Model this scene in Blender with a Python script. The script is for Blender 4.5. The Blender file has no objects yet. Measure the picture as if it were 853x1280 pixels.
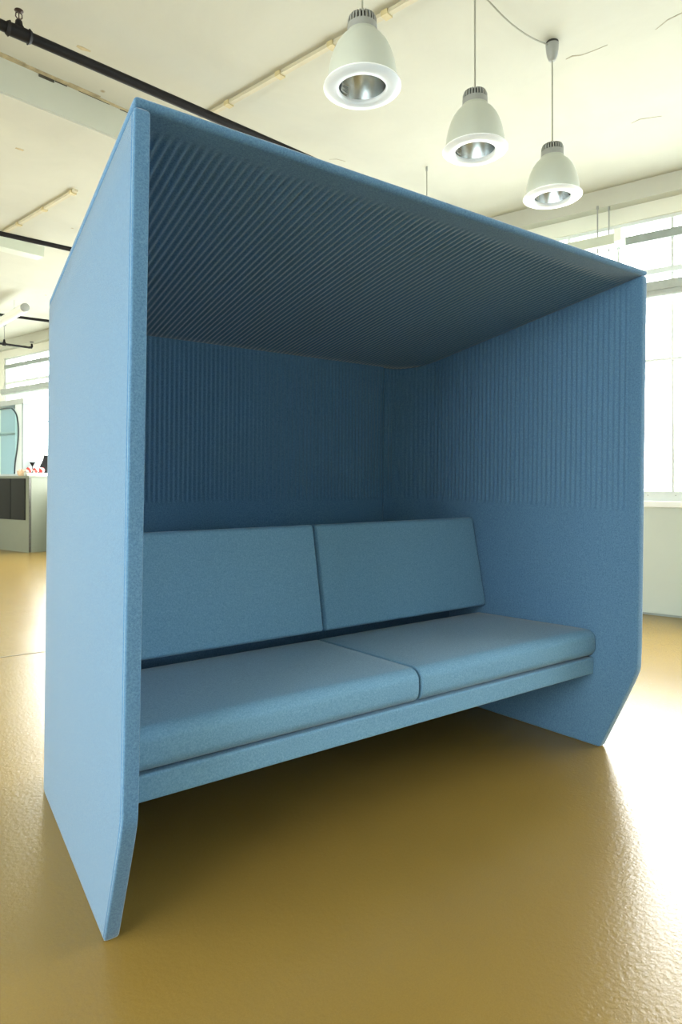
import bpy, bmesh, math, random
from mathutils import Vector, Matrix
random.seed(7)
PI = math.pi
COL = bpy.context.scene.collection

# ------------------------------------------------------------------ materials
def nd(nt, kind, **kw):
    n = nt.nodes.new(kind)
    for k, v in kw.items():
        if k.startswith('_'):
            setattr(n, k[1:], v)
        else:
            n.inputs[k.replace('9', ' ')].default_value = v
    return n

def mat(name, color, rough=0.5, metal=0.0, sheen=0.0, sheen_rough=0.5, spec=0.5, coat=0.0,
        noise=None, bump=None, emis=None, stint=None):
    """noise = (scale, amount); bump = (scale, strength, distance)"""
    m = bpy.data.materials.new(name)
    m.use_nodes = True
    nt = m.node_tree
    b = nt.nodes['Principled BSDF']
    b.inputs['Base Color'].default_value = (*color, 1)
    b.inputs['Roughness'].default_value = rough
    b.inputs['Metallic'].default_value = metal
    b.inputs['Specular IOR Level'].default_value = spec
    b.inputs['Sheen Weight'].default_value = sheen
    b.inputs['Sheen Roughness'].default_value = sheen_rough
    if stint: b.inputs['Sheen Tint'].default_value = (*stint, 1)
    b.inputs['Coat Weight'].default_value = coat
    tc = nd(nt, 'ShaderNodeTexCoord')
    if noise:
        sc, am = noise
        n = nd(nt, 'ShaderNodeTexNoise', Scale=sc, Detail=3.0, Roughness=0.6)
        nt.links.new(tc.outputs['Object'], n.inputs['Vector'])
        r = nd(nt, 'ShaderNodeMapRange')
        r.inputs['From Min'].default_value = 0.25
        r.inputs['From Max'].default_value = 0.75
        r.inputs['To Min'].default_value = 1 - am
        r.inputs['To Max'].default_value = 1 + am
        nt.links.new(n.outputs['Fac'], r.inputs['Value'])
        h = nd(nt, 'ShaderNodeVectorMath', _operation='SCALE')
        h.inputs[0].default_value = color
        nt.links.new(r.outputs['Result'], h.inputs['Scale'])
        nt.links.new(h.outputs[0], b.inputs['Base Color'])
    if bump:
        sc, st, di = bump
        n = nd(nt, 'ShaderNodeTexNoise', Scale=sc, Detail=2.0)
        nt.links.new(tc.outputs['Object'], n.inputs['Vector'])
        bp = nd(nt, 'ShaderNodeBump', Strength=st, Distance=di)
        nt.links.new(n.outputs['Fac'], bp.inputs['Height'])
        nt.links.new(bp.outputs['Normal'], b.inputs['Normal'])
    if emis:
        b.inputs['Emission Color'].default_value = (*emis[0], 1)
        b.inputs['Emission Strength'].default_value = emis[1]
    return m

def felt(name, FELT_DARK, FELT_LIGHT, sheen, srough):
    """blue melange wool felt"""
    m = mat(name, (0.10, 0.25, 0.40), rough=0.95, sheen=sheen, sheen_rough=srough, spec=0.15,
            stint=(1.0, 0.93, 0.78))
    nt = m.node_tree
    b = nt.nodes['Principled BSDF']
    tc = nt.nodes['Texture Coordinate']
    n1 = nd(nt, 'ShaderNodeTexNoise', Scale=520.0, Detail=4.0, Roughness=0.75)
    n2 = nd(nt, 'ShaderNodeTexNoise', Scale=190.0, Detail=3.0, Roughness=0.7)
    for n in (n1, n2):
        nt.links.new(tc.outputs['Object'], n.inputs['Vector'])
    cr = nd(nt, 'ShaderNodeValToRGB')
    cr.color_ramp.elements[0].position = 0.38
    cr.color_ramp.elements[0].color = (*FELT_DARK, 1)
    cr.color_ramp.elements[1].position = 0.62
    cr.color_ramp.elements[1].color = (*FELT_LIGHT, 1)
    ad = nd(nt, 'ShaderNodeMath', _operation='MULTIPLY_ADD')
    ad.inputs[1].default_value = 0.5
    nt.links.new(n1.outputs['Fac'], ad.inputs[0])
    s = nd(nt, 'ShaderNodeMath', _operation='MULTIPLY')
    s.inputs[1].default_value = 0.5
    nt.links.new(n2.outputs['Fac'], s.inputs[0])
    nt.links.new(s.outputs[0], ad.inputs[2])
    nt.links.new(ad.outputs[0], cr.inputs['Fac'])
    nt.links.new(cr.outputs['Color'], b.inputs['Base Color'])
    bp = nd(nt, 'ShaderNodeBump', Strength=0.35, Distance=0.0012)
    nt.links.new(n1.outputs['Fac'], bp.inputs['Height'])
    nt.links.new(bp.outputs['Normal'], b.inputs['Normal'])
    return m

def floor_mat():
    """poured tan resin floor with a glossy orange-peel finish"""
    m = mat('tan_resin_floor', (0.3, 0.23, 0.09), rough=0.27, spec=0.5)
    nt = m.node_tree
    b = nt.nodes['Principled BSDF']
    tc = nt.nodes['Texture Coordinate']
    n1 = nd(nt, 'ShaderNodeTexNoise', Scale=2.2, Detail=2.0, Roughness=0.45)
    n2 = nd(nt, 'ShaderNodeTexNoise', Scale=0.7, Detail=2.0, Roughness=0.45)
    n3 = nd(nt, 'ShaderNodeTexNoise', Scale=70.0, Detail=3.0, Roughness=0.6)
    n4 = nd(nt, 'ShaderNodeTexNoise', Scale=260.0, Detail=2.0)
    for n in (n1, n2, n3, n4):
        nt.links.new(tc.outputs['Object'], n.inputs['Vector'])
    mx = nd(nt, 'ShaderNodeMath', _operation='ADD')
    nt.links.new(n1.outputs['Fac'], mx.inputs[0])
    nt.links.new(n2.outputs['Fac'], mx.inputs[1])
    cr = nd(nt, 'ShaderNodeValToRGB')
    e = cr.color_ramp.elements
    e[0].position = 0.2; e[0].color = (*FLOOR_A, 1)
    e[1].position = 0.8; e[1].color = (*FLOOR_B, 1)
    hf = nd(nt, 'ShaderNodeMath', _operation='MULTIPLY')
    hf.inputs[1].default_value = 0.5
    nt.links.new(mx.outputs[0], hf.inputs[0])
    nt.links.new(hf.outputs[0], cr.inputs['Fac'])
    mr = nd(nt, 'ShaderNodeMapRange')
    mr.inputs['From Min'].default_value = 0.3; mr.inputs['From Max'].default_value = 0.7
    mr.inputs['To Min'].default_value = 0.96; mr.inputs['To Max'].default_value = 1.07
    nt.links.new(n4.outputs['Fac'], mr.inputs['Value'])
    sc = nd(nt, 'ShaderNodeVectorMath', _operation='SCALE')
    nt.links.new(cr.outputs['Color'], sc.inputs[0])
    nt.links.new(mr.outputs['Result'], sc.inputs['Scale'])
    nt.links.new(sc.outputs[0], b.inputs['Base Color'])
    bp = nd(nt, 'ShaderNodeBump', Strength=0.5, Distance=0.0022)
    nt.links.new(n3.outputs['Fac'], bp.inputs['Height'])
    nt.links.new(bp.outputs['Normal'], b.inputs['Normal'])
    return m

def ceiling_mat(name, color):
    """old cream paint with faint trowel marks and small dirt specks"""
    m = mat(name, color, rough=0.85, spec=0.2)
    nt = m.node_tree
    b = nt.nodes['Principled BSDF']
    tc = nt.nodes['Texture Coordinate']
    n1 = nd(nt, 'ShaderNodeTexNoise', Scale=1.6, Detail=6.0, Roughness=0.6, Distortion=0.6)
    n2 = nd(nt, 'ShaderNodeTexNoise', Scale=14.0, Detail=2.0, Roughness=0.5)
    v = nd(nt, 'ShaderNodeTexVoronoi', Scale=2.3)
    for n in (n1, n2, v):
        nt.links.new(tc.outputs['Object'], n.inputs['Vector'])
    sp = nd(nt, 'ShaderNodeMapRange')
    sp.inputs['From Min'].default_value = 0.018; sp.inputs['From Max'].default_value = 0.05
    nt.links.new(v.outputs['Distance'], sp.inputs['Value'])
    mr = nd(nt, 'ShaderNodeMapRange')
    mr.inputs['From Min'].default_value = 0.3; mr.inputs['From Max'].default_value = 0.7
    mr.inputs['To Min'].default_value = 0.95; mr.inputs['To Max'].default_value = 1.04
    nt.links.new(n1.outputs['Fac'], mr.inputs['Value'])
    mix = nd(nt, 'ShaderNodeMix', _data_type='RGBA')
    mix.inputs[6].default_value = (0.33, 0.27, 0.17, 1)
    mix.inputs[7].default_value = (*color, 1)
    nt.links.new(sp.outputs['Result'], mix.inputs[0])
    sc = nd(nt, 'ShaderNodeVectorMath', _operation='SCALE')
    nt.links.new(mix.outputs[2], sc.inputs[0])
    nt.links.new(mr.outputs['Result'], sc.inputs['Scale'])
    nt.links.new(sc.outputs[0], b.inputs['Base Color'])
    bp = nd(nt, 'ShaderNodeBump', Strength=0.25, Distance=0.004)
    nt.links.new(n2.outputs['Fac'], bp.inputs['Height'])
    nt.links.new(bp.outputs['Normal'], b.inputs['Normal'])
    return m

def glass_mat(name, tint=(0.97, 0.99, 0.99), refl=0.08):
    m = bpy.data.materials.new(name)
    m.use_nodes = True
    nt = m.node_tree
    nt.nodes.clear()
    out = nd(nt, 'ShaderNodeOutputMaterial')
    tr = nd(nt, 'ShaderNodeBsdfTransparent', Color=(*tint, 1))
    gl = nd(nt, 'ShaderNodeBsdfGlossy', Roughness=0.02)
    ge = nd(nt, 'ShaderNodeLayerWeight', Blend=.5)
    pw = nd(nt, 'ShaderNodeMath', _operation='POWER'); pw.inputs[1].default_value = 5.0
    lw = nd(nt, 'ShaderNodeMath', _operation='MULTIPLY_ADD'); lw.inputs[1].default_value = .6; lw.inputs[2].default_value = .035
    nt.links.new(ge.outputs['Facing'], pw.inputs[0]); nt.links.new(pw.outputs[0], lw.inputs[0])
    mx = nd(nt, 'ShaderNodeMixShader')
    nt.links.new(lw.outputs[0], mx.inputs[0])
    nt.links.new(tr.outputs[0], mx.inputs[1])
    nt.links.new(gl.outputs[0], mx.inputs[2])
    nt.links.new(mx.outputs[0], out.inputs[0])
    return m

FLOOR_A, FLOOR_B = (0.205, 0.134, 0.030), (0.240, 0.160, 0.038)
M = {}
M['felt'] = felt('blue_felt', (0.056, 0.138, 0.250), (0.122, 0.250, 0.392), .8, .3)
M['cushion'] = felt('light_blue_upholstery', (0.098, 0.222, 0.350), (0.185, 0.350, 0.500), .18, .3)
M['floor'] = floor_mat()
M['ceiling'] = ceiling_mat('cream_ceiling_paint', (0.505, 0.505, 0.43))
M['beam'] = ceiling_mat('pale_grey_beam_paint', (0.50, 0.51, 0.42))
M['stain'] = mat('brown_water_stain', (0.42, 0.35, 0.21), rough=0.9, noise=(18, .3))
M['hole'] = mat('dark_crack', (0.05, 0.045, 0.03), rough=0.9, noise=(30, .3))
M['crack'] = mat('hairline_crack', (0.33, 0.31, 0.23), rough=0.9, noise=(30, .2))
M['wall'] = mat('cream_wall_paint', (0.74, 0.74, 0.64), rough=0.8, spec=.2, noise=(1.5, .04), bump=(14, .2, .003))
M['bouncewall'] = mat('pale_blue_bounce_wall', (0.62, 0.76, 0.92), rough=0.8, spec=.2, noise=(1.5, .06))  # unseen wall; blue chosen to bounce cool fill light into the booth
M['parapet'] = mat('pale_sage_wall_paint', (0.53, 0.58, 0.52), rough=0.7, spec=.3, noise=(2, .03))
M['frame'] = mat('light_grey_window_frame', (0.62, 0.66, 0.64), rough=0.45, noise=(9, .05))
M['darkbar'] = mat('grey_green_steel', (0.27, 0.31, 0.29), rough=0.5, noise=(12, .06))
M['blind'] = mat('grey_blind_fabric', (0.36, 0.39, 0.36), rough=0.8, noise=(20, .08))
M['sill'] = mat('white_sill', (0.82, 0.83, 0.80), rough=0.35, noise=(6, .02))
M['glass'] = glass_mat('window_glass')
M['cabglass'] = glass_mat('cyan_cabinet_glass', (0.86, 0.95, 0.96))
def frost_mat():
    m = bpy.data.materials.new('pale_frosted_pane'); m.use_nodes = True
    nt = m.node_tree; nt.nodes.clear()
    out = nd(nt, 'ShaderNodeOutputMaterial')
    tr = nd(nt, 'ShaderNodeBsdfTranslucent', Color=(.30, .35, .36, 1)); df = nd(nt, 'ShaderNodeBsdfDiffuse', Color=(.5, .55, .55, 1))
    mx = nd(nt, 'ShaderNodeMixShader'); mx.inputs[0].default_value = .5
    nt.links.new(tr.outputs[0], mx.inputs[1]); nt.links.new(df.outputs[0], mx.inputs[2]); nt.links.new(mx.outputs[0], out.inputs[0])
    return m
M['frost'] = frost_mat()
M['pipe'] = mat('black_pipe_paint', (0.007, 0.006, 0.006), rough=0.6, spec=.25, noise=(30, .3))
M['brass'] = mat('dull_sprinkler_metal', (0.10, 0.07, 0.06), rough=0.4, metal=.6, noise=(40, .2))
M['batten'] = mat('cream_batten', (0.50, 0.455, 0.32), rough=0.7, noise=(10, .08))
M['clip'] = mat('aged_yellow_clip', (0.50, 0.42, 0.22), rough=0.6, noise=(20, .1))
M['fitting'] = mat('sage_enamel', (0.50, 0.54, 0.44), rough=0.4, noise=(8, .04))
M['whiteplastic'] = mat('white_diffuser', (0.80, 0.81, 0.74), rough=0.4, noise=(8, .02))
M['shade'] = mat('satin_white_shade', (0.48, 0.51, 0.44), rough=0.38, noise=(6, .015))
M['rim'] = mat('frosted_white_rim', (0.80, 0.83, 0.82), rough=0.3, noise=(6, .01), emis=((0.93, 0.97, 1.0), 0.06))
M['reflector'] = mat('brushed_aluminium', (0.62, 0.66, 0.68), rough=0.22, metal=1.0, noise=(14, .08), bump=(30, .08, .002))
M['greymetal'] = mat('grey_cast_metal', (0.30, 0.31, 0.29), rough=0.5, metal=.2, noise=(14, .05))
M['slot'] = mat('dark_vent_slot', (0.03, 0.03, 0.028), rough=0.7, noise=(14, .1))
M['cord'] = mat('grey_cord', (0.30, 0.30, 0.24), rough=0.6, noise=(40, .05))
M['sticker'] = mat('pale_sticker', (0.75, 0.77, 0.74), rough=0.5, noise=(14, .03))
M['counter'] = mat('sage_counter_laminate', (0.16, 0.175, 0.13), rough=0.5, spec=.3, noise=(5, .03))
M['counter_end'] = mat('light_sage_laminate', (0.18, 0.20, 0.155), rough=0.5, spec=.3, noise=(5, .03))
M['darkdoor'] = mat('charcoal_door', (0.014, 0.016, 0.014), rough=0.6, spec=.2, noise=(5, .05))
M['steel'] = mat('counter_edge_steel', (0.08, 0.08, 0.07), rough=0.35, metal=.4, noise=(50, .4))
M['cabinet'] = mat('frosted_panel', (0.62, 0.70, 0.70), rough=0.3, noise=(3, .08))
M['cabtop'] = mat('grey_cabinet_top', (0.42, 0.46, 0.44), rough=0.4, noise=(5, .04))
M['seal'] = mat('dark_door_seal', (0.02, 0.04, 0.05), rough=0.4, noise=(20, .1))
M['wood'] = mat('light_wood', (0.60, 0.44, 0.28), rough=0.6, noise=(60, .25))
M['red'] = mat('red_glaze', (0.50, 0.04, 0.03), rough=0.35, noise=(20, .1))
M['white'] = mat('white_board', (0.85, 0.85, 0.83), rough=0.5, noise=(10, .02))
M['black'] = mat('black_plastic', (0.01, 0.01, 0.01), rough=0.9, spec=.05, noise=(20, .1))
M['beige'] = mat('beige_straw', (0.55, 0.50, 0.38), rough=0.8, noise=(90, .3))
M['joint'] = mat('dark_joint_filler', (0.13, 0.11, 0.06), rough=0.6, noise=(20, .1))

# ------------------------------------------------------------------ helpers
class Mesh:
    """collects geometry that becomes ONE mesh object"""
    def __init__(s):
        s.v, s.f, s.m, s.sm = [], [], [], []
    def add(s, verts, faces, mi=0, smooth=True):
        o = len(s.v)
        s.v += [tuple(p) for p in verts]
        for f in faces:
            s.f.append([i + o for i in f]); s.m.append(mi); s.sm.append(smooth)
        return s
    def box(s, lo, hi, mi=0, bev=0.0, rot=None):
        lo = Vector(lo); hi = Vector(hi)
        r = min(bev, min((hi - lo)) * .49)
        if r <= 0:
            vs = [Vector((x, y, z)) for z in (lo.z, hi.z) for y in (lo.y, hi.y) for x in (lo.x, hi.x)]
            fs = [(0, 2, 3, 1), (4, 5, 7, 6), (0, 1, 5, 4), (2, 6, 7, 3), (0, 4, 6, 2), (1, 3, 7, 5)]
            if rot: vs = [rot @ p for p in vs]
            return s.add(vs, fs, mi, False)
        vs, fs = rbox(lo, hi, (r, r, r), 2, 1)
        if rot: vs = [rot @ p for p in vs]
        return s.add(vs, fs, mi, True)
    def tube(s, pts, r, mi=0, seg=10, cap=True):
        pts = [Vector(p) for p in pts]
        vs, fs = [], []
        up = None
        for i, p in enumerate(pts):
            t = (pts[min(i + 1, len(pts) - 1)] - pts[max(i - 1, 0)]).normalized()
            if up is None:
                up = Vector((0, 0, 1)) if abs(t.z) < .9 else Vector((1, 0, 0))
            a = t.cross(up).normalized(); b = a.cross(t).normalized(); up = b
            rr = r[i] if isinstance(r, (list, tuple)) else r
            for k in range(seg):
                th = 2 * PI * k / seg
                vs.append(p + a * math.cos(th) * rr + b * math.sin(th) * rr)
        for i in range(len(pts) - 1):
            for k in range(seg):
                k2 = (k + 1) % seg
                fs.append((i * seg + k, i * seg + k2, (i + 1) * seg + k2, (i + 1) * seg + k))
        if cap:
            fs.append(tuple(range(seg - 1, -1, -1)))
            fs.append(tuple((len(pts) - 1) * seg + k for k in range(seg)))
        return s.add(vs, fs, mi)
    def lathe(s, prof, mi=0, seg=48, c=(0, 0, 0)):
        c = Vector(c); vs, fs = [], []
        for (r, z) in prof:
            for k in range(seg):
                th = 2 * PI * k / seg
                vs.append(c + Vector((r * math.cos(th), r * math.sin(th), z)))
        for i in range(len(prof) - 1):
            for k in range(seg):
                k2 = (k + 1) % seg
                fs.append((i * seg + k, i * seg + k2, (i + 1) * seg + k2, (i + 1) * seg + k))
        return s.add(vs, fs, mi)
    def build(s, name, mats, parent=None, warp=None, recalc=True, sharp=40):
        vs = [Vector(p) for p in s.v]
        if warp: vs = [warp(p) for p in vs]
        if parent is not None:
            inv = ROOTM[parent.name]
            vs = [inv @ p for p in vs]
        me = bpy.data.meshes.new(name)
        me.from_pydata([tuple(p) for p in vs], [], s.f)
        if not isinstance(mats, (list, tuple)): mats = [mats]
        for m in mats: me.materials.append(m)
        for i, p in enumerate(me.polygons):
            p.material_index = s.m[i]
            p.use_smooth = s.sm[i]
        if recalc:
            bm = bmesh.new(); bm.from_mesh(me)
            bmesh.ops.recalc_face_normals(bm, faces=bm.faces)
            bm.to_mesh(me); bm.free()
        me.update()
        if sharp and any(s.sm):
            me.set_sharp_from_angle(angle=math.radians(sharp))
        o = bpy.data.objects.new(name, me)
        COL.objects.link(o)
        if parent is not None:
            o.parent = parent
            ROOTM[o.name] = ROOTM[parent.name]
        else:
            ROOTM[o.name] = Matrix.Identity(4)
        return o

ROOTM = {}
def thing(name, label, cat, loc=(0, 0, 0), rotz=0.0, group=None):
    o = bpy.data.objects.new(name, None); COL.objects.link(o)
    o.empty_display_size = .1
    o.location = loc; o.rotation_euler = (0, 0, rotz)
    o['label'] = label; o['category'] = cat
    if group: o['group'] = group
    ROOTM[o.name] = (Matrix.Translation(Vector(loc)) @ Matrix.Rotation(rotz, 4, 'Z')).inverted()
    return o
def tag(o, label, cat, group=None):
    o['label'] = label; o['category'] = cat
    if group: o['group'] = group
    return o
def struct(o):
    o['kind'] = 'structure'
    return o
def dup(root, loc, label, group=None):
    r = root.copy(); COL.objects.link(r); r.location = loc; r['label'] = label
    if group: r['group'] = group
    for ch in list(root.children):
        c = ch.copy(); COL.objects.link(c); c.parent = r
        for g in list(ch.children):
            d = g.copy(); COL.objects.link(d); d.parent = c
    return r

def rbox(lo, hi, r, m=4, inner=6):
    """box with elliptic rounded edges, radii r per axis, m steps per rounding"""
    lo = Vector(lo); hi = Vector(hi)
    ax = []
    for a in range(3):
        L = hi[a] - lo[a]; ra = min(r[a], L * .499)
        s = [lo[a] + ra * (1 - math.tan((1 - k / m) * PI / 4)) for k in range(m)]
        n = [lo[a] + ra + (L - 2 * ra) * k / inner for k in range(inner + 1)]
        ax.append(s + n + [lo[a] + hi[a] - x for x in reversed(s)])
    rr = [min(r[a], (hi[a] - lo[a]) * .499) for a in range(3)]
    idx, vs, fs = {}, [], []
    def vert(i, j, k):
        key = (i, j, k)
        if key not in idx:
            p = Vector((ax[0][i], ax[1][j], ax[2][k]))
            q = Vector([min(max(p[a], lo[a] + rr[a]), hi[a] - rr[a]) for a in range(3)])
            d = Vector([(p[a] - q[a]) / rr[a] for a in range(3)])
            if d.length > 1e-9:
                d.normalize()
            idx[key] = len(vs); vs.append(Vector([q[a] + rr[a] * d[a] for a in range(3)]))
        return idx[key]
    n = [len(a) - 1 for a in ax]
    for i in range(n[0]):
        for j in range(n[1]):
            for k in (0, n[2]): fs.append((vert(i, j, k), vert(i + 1, j, k), vert(i + 1, j + 1, k), vert(i, j + 1, k)))
    for i in range(n[0]):
        for k in range(n[2]):
            for j in (0, n[1]): fs.append((vert(i, j, k), vert(i + 1, j, k), vert(i + 1, j, k + 1), vert(i, j, k + 1)))
    for j in range(n[1]):
        for k in range(n[2]):
            for i in (0, n[0]): fs.append((vert(i, j, k), vert(i, j + 1, k), vert(i, j + 1, k + 1), vert(i, j, k + 1)))
    return vs, fs

# ------------------------------------------------------------------ the sofa booth
W, D, H = 2.201, 1.3214, 2.05          # width, depth and height before the flare
T, RT, RC = 0.0396, 0.0255, 0.215      # wall thickness, roof thickness, plan corner radius
CH, KN = 0.1597, 0.3676                # chamfered foot: depth at floor, height of knee
YS = 0.1832
SEAM = 1.9414
P_R = 0.0243                           # rib pitch
# the booth opens towards the front: each corner's offset from the plain box
FLARE = [(-0.0041, 0.0146, 0), (-0.0034, -0.0152, 0), (0.0818, -0.0049, 0), (-0.0924, 0.0119, 0),
         (0.0056, -0.0484, -0.0079), (0.003, -0.0427, 0.007), (0.0946, -0.0166, -0.2343), (-0.0898, -0.0091, -0.2334)]
def flare(p):
    u, v, w = p.x / W, p.y / D, p.z / H
    d = Vector((0, 0, 0))
    for i in range(8):
        k = (u if i & 1 else 1 - u) * (v if i & 2 else 1 - v) * (w if i & 4 else 1 - w)
        d += Vector(FLARE[i]) * k
    return p + d

def smooth(a, b, x):
    t = min(max((x - a) / (b - a), 0), 1)
    return t * t * (3 - 2 * t)
RIB = 0.0054
def rib(s):
    return -RIB * (.5 + .5 * math.cos(2 * PI * s / P_R))      # soft round flutes
def rib_floor(s):
    return min(1.212, 1.045 + 0.13 * s)
def y_front(z):
    # chamfer with a softened knee
    y = CH * (1 - z / KN)
    k = 0.012
    return 0.5 * (y + math.sqrt(y * y + k * k)) - 0.0005

booth = thing('sofa_booth', 'tall blue felt sofa booth with ribbed hood over a two-seat bench', 'sofa booth', (1.1, .7, 0))

def shell(mirror):
    """side wall that turns the rear corner and ends at the seam on the back wall"""
    mx = (lambda x: W - x) if mirror else (lambda x: x)
    ztop = H - RT
    rb = 0.010
    rows = [0, .002, .005, rb] + [0.03 + (KN - .04) * k / 8 for k in range(9)] + [KN - .008 + .006 * k for k in range(5)] \
        + [.45, .6, .8, .95, 1.02] + [1.03 + .0125 * k for k in range(18)] + [1.3, 1.5, 1.7, 1.9, ztop - rb, ztop - .005, ztop - .002, ztop]
    rows = sorted(set(round(z, 4) for z in rows))
    ystr = D - RC                       # straight part ends here
    ri = RC - T
    arc_len = ri * PI / 2
    total = ystr + arc_len + (W - RC - SEAM)
    ds = P_R / 8
    def inner(s, off):                  # off = distance from outer face
        if s < ystr: return Vector((W - off, s, 0))
        if s < ystr + arc_len:
            a = (s - ystr) / ri
            return Vector((W - RC + (RC - off) * math.cos(a), ystr + (RC - off) * math.sin(a), 0))
        return Vector((W - RC - (s - ystr - arc_len), D - off, 0))
    ss = [.012 + ds * k for k in range(int((total - .02) / ds))]
    ss = [.010] + ss + [total - .005]
    outs = [.007, .0095, .012, .0145, .017, .0195, .022, .03, .1] + [.1 + (ystr - .1) * k / 8 for k in range(1, 9)] \
        + [ystr + arc_len * k / 10 for k in range(1, 11)] + [total - .01, total - .002]
    m = Mesh(); rings = []
    for z in rows:
        dz = min(z, ztop - z)
        e = rb - math.sqrt(max(rb * rb - (rb - dz) ** 2, 0)) if dz < rb else 0
        y0 = y_front(z) + e
        ring = []
        rcn = .006
        def remap(s):                   # squeeze the straight part behind the chamfer
            if s >= .5: return s
            return y0 + s * (0.5 - y0) / .5 if y0 > 0.0005 else s
        for s in ss:
            g = 0
            zr = rib_floor(s)
            if z > zr - .02 and .045 < s < total - .012:
                g = rib(s) * smooth(zr - .014, zr + .012, z)
                g *= smooth(0, .02, ztop - z)
                g *= smooth(.045, .06, s)
            p = inner(remap(s), T - e + g)
            ring.append(Vector((p.x, p.y, z)))
        endp = inner(total, (T) / 2)
        ring.append(Vector((endp.x, D - T + .003 + e, z)))
        ring.append(Vector((endp.x, D - e, z)))
        for s in reversed(outs):
            g = max(0, .0042 * (1 - abs(s - .0145) / .0048))
            if s >= ystr:
                p = inner(s, e + g)
            else:
                p = inner(remap(s), e + g)
            ring.append(Vector((p.x, p.y, z)))
        # front nose
        for a in (0.0, .33, .66, 1.0):
            th = a * PI / 2
            ring.append(Vector((W - e - rcn * (1 - math.cos(th)), y0 + rcn * (1 - math.sin(th)), z)))
        ring.append(Vector((W - T / 2, y0 - .0008, z)))
        for a in (1.0, .66, .33, 0.0):
            th = a * PI / 2
            ring.append(Vector((W - T + e + rcn * (1 - math.cos(th)), y0 + rcn * (1 - math.sin(th)), z)))
        ring = [Vector((mx(p.x), p.y, p.z)) for p in ring]
        rings.append(ring)
    n = len(rings[0])
    vs = [p for r in rings for p in r]
    fs = []
    for i in range(len(rings) - 1):
        for k in range(n):
            k2 = (k + 1) % n
            fs.append((i * n + k, i * n + k2, (i + 1) * n + k2, (i + 1) * n + k))
    fs.append(tuple(range(n))); fs.append(tuple((len(rings) - 1) * n + k for k in range(n)))
    m.add(vs, fs)
    return m.build('side_panel', M['felt'], booth, flare, sharp=50)
shell(False)
shell(True)

# back wall between the two seams
def back_panel():
    x0, x1 = W - SEAM + .003, SEAM - .003
    ztop = H - RT
    rows = [0, .006, .5, .9, 1.15] + [1.18 + .007 * k for k in range(9)] + [1.3, 1.6, 1.9, ztop - .02, ztop - .006, ztop]
    ds = P_R / 8
    off0 = (W - RC - SEAM) + (D - RC) + (RC - T) * PI / 2
    xs = []
    k = 0
    while x0 + .006 + k * ds < x1 - .006:
        xs.append(x0 + .006 + k * ds); k += 1
    m = Mesh(); rings = []
    for z in rows:
        ring = [Vector((x0 + .0008, D - T + .004, z))]
        for x in xs:
            g = rib(x - x0 + off0) * smooth(1.198, 1.224, z) * smooth(0, .02, ztop - z)
            if x - x0 < .012 or x1 - x < .012: g = 0
            ring.append(Vector((x, D - T - g, z)))
        ring += [Vector((x1 - .0008, D - T + .004, z)), Vector((x1 - .0008, D, z)), Vector((x0 + .0008, D, z))]
        rings.append(ring)
    n = len(rings[0]); fs = []
    for i in range(len(rings) - 1):
        for k in range(n):
            k2 = (k + 1) % n
            fs.append((i * n + k, i * n + k2, (i + 1) * n + k2, (i + 1) * n + k))
    fs.append(tuple(range(n))); fs.append(tuple((len(rings) - 1) * n + k for k in range(n)))
    m.add([p for r in rings for p in r], fs)
    return m.build('back_panel', M['felt'], booth, flare, sharp=50)
back_panel()

def roof_panel():
    zb, zt = H - RT + .0005, H
    ds = P_R / 8
    xs = [0.0005, .0015, .004, .008] + [.012 + ds * k for k in range(int((W - .024) / ds))] + [W - .008, W - .004, W - .0015, W - .0005]
    m = Mesh(); rings = []
    ys = [.014, .02, .03, .045, .05, .055, .06, .065, .07, .08, .09, .1, .12, .2, .4, .7, 1.0, 1.15, 1.2, 1.24]
    for x in xs:
        dx = min(x, W - x)
        e = .011 - math.sqrt(max(.011 ** 2 - (.011 - dx) ** 2, 0)) if dx < .011 else 0
        yb = D
        if dx < RC: yb = D - RC + math.sqrt(max(RC * RC - (RC - dx) ** 2, 0))
        ring = []
        for y in ys:
            yy = y * (yb / D) if y > .5 else y
            g = 0
            if T + .004 < x < W - T - .004 and yy < yb - T:
                g = -rib(x) * .72 * smooth(.05, .115, yy)
            ring.append(Vector((x, yy, zb + e + g)))
        ring += [Vector((x, yb - .012, zb + e)), Vector((x, yb - .003, zb + .005)), Vector((x, yb, (zb + zt) / 2)),
                 Vector((x, yb - .003, zt - .005)), Vector((x, yb - .012, zt - e)), Vector((x, .7 * yb / D, zt - e)), Vector((x, .1, zt - e))]
        for a in range(9):
            th = PI / 2 + PI * a / 8
            rr = (zt - zb) / 2 - e
            ring.append(Vector((x, .0125 + .0125 * math.cos(th) - .001 + e * .4, (zb + zt) / 2 + rr * math.sin(th))))
        rings.append(ring)
    n = len(rings[0]); fs = []
    for i in range(len(rings) - 1):
        for k in range(n):
            k2 = (k + 1) % n
            fs.append((i * n + k, i * n + k2, (i + 1) * n + k2, (i + 1) * n + k))
    fs.append(tuple(range(n))); fs.append(tuple((len(rings) - 1) * n + k for k in range(n)))
    m.add([p for r in rings for p in r], fs)
    return m.build('roof_panel', M['felt'], booth, flare, sharp=50)
roof_panel()

XI0, XI1 = T, W - T
XM = W / 2
def wrap(vs): return vs
m = Mesh()
m.add(*rbox((XI0 + .001, YS + .004, .3216), (XI1 - .001, D - T, .3958), (.006, .008, .008), 3, 8))
m.build('seat_base', M['cushion'], booth, flare)

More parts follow.
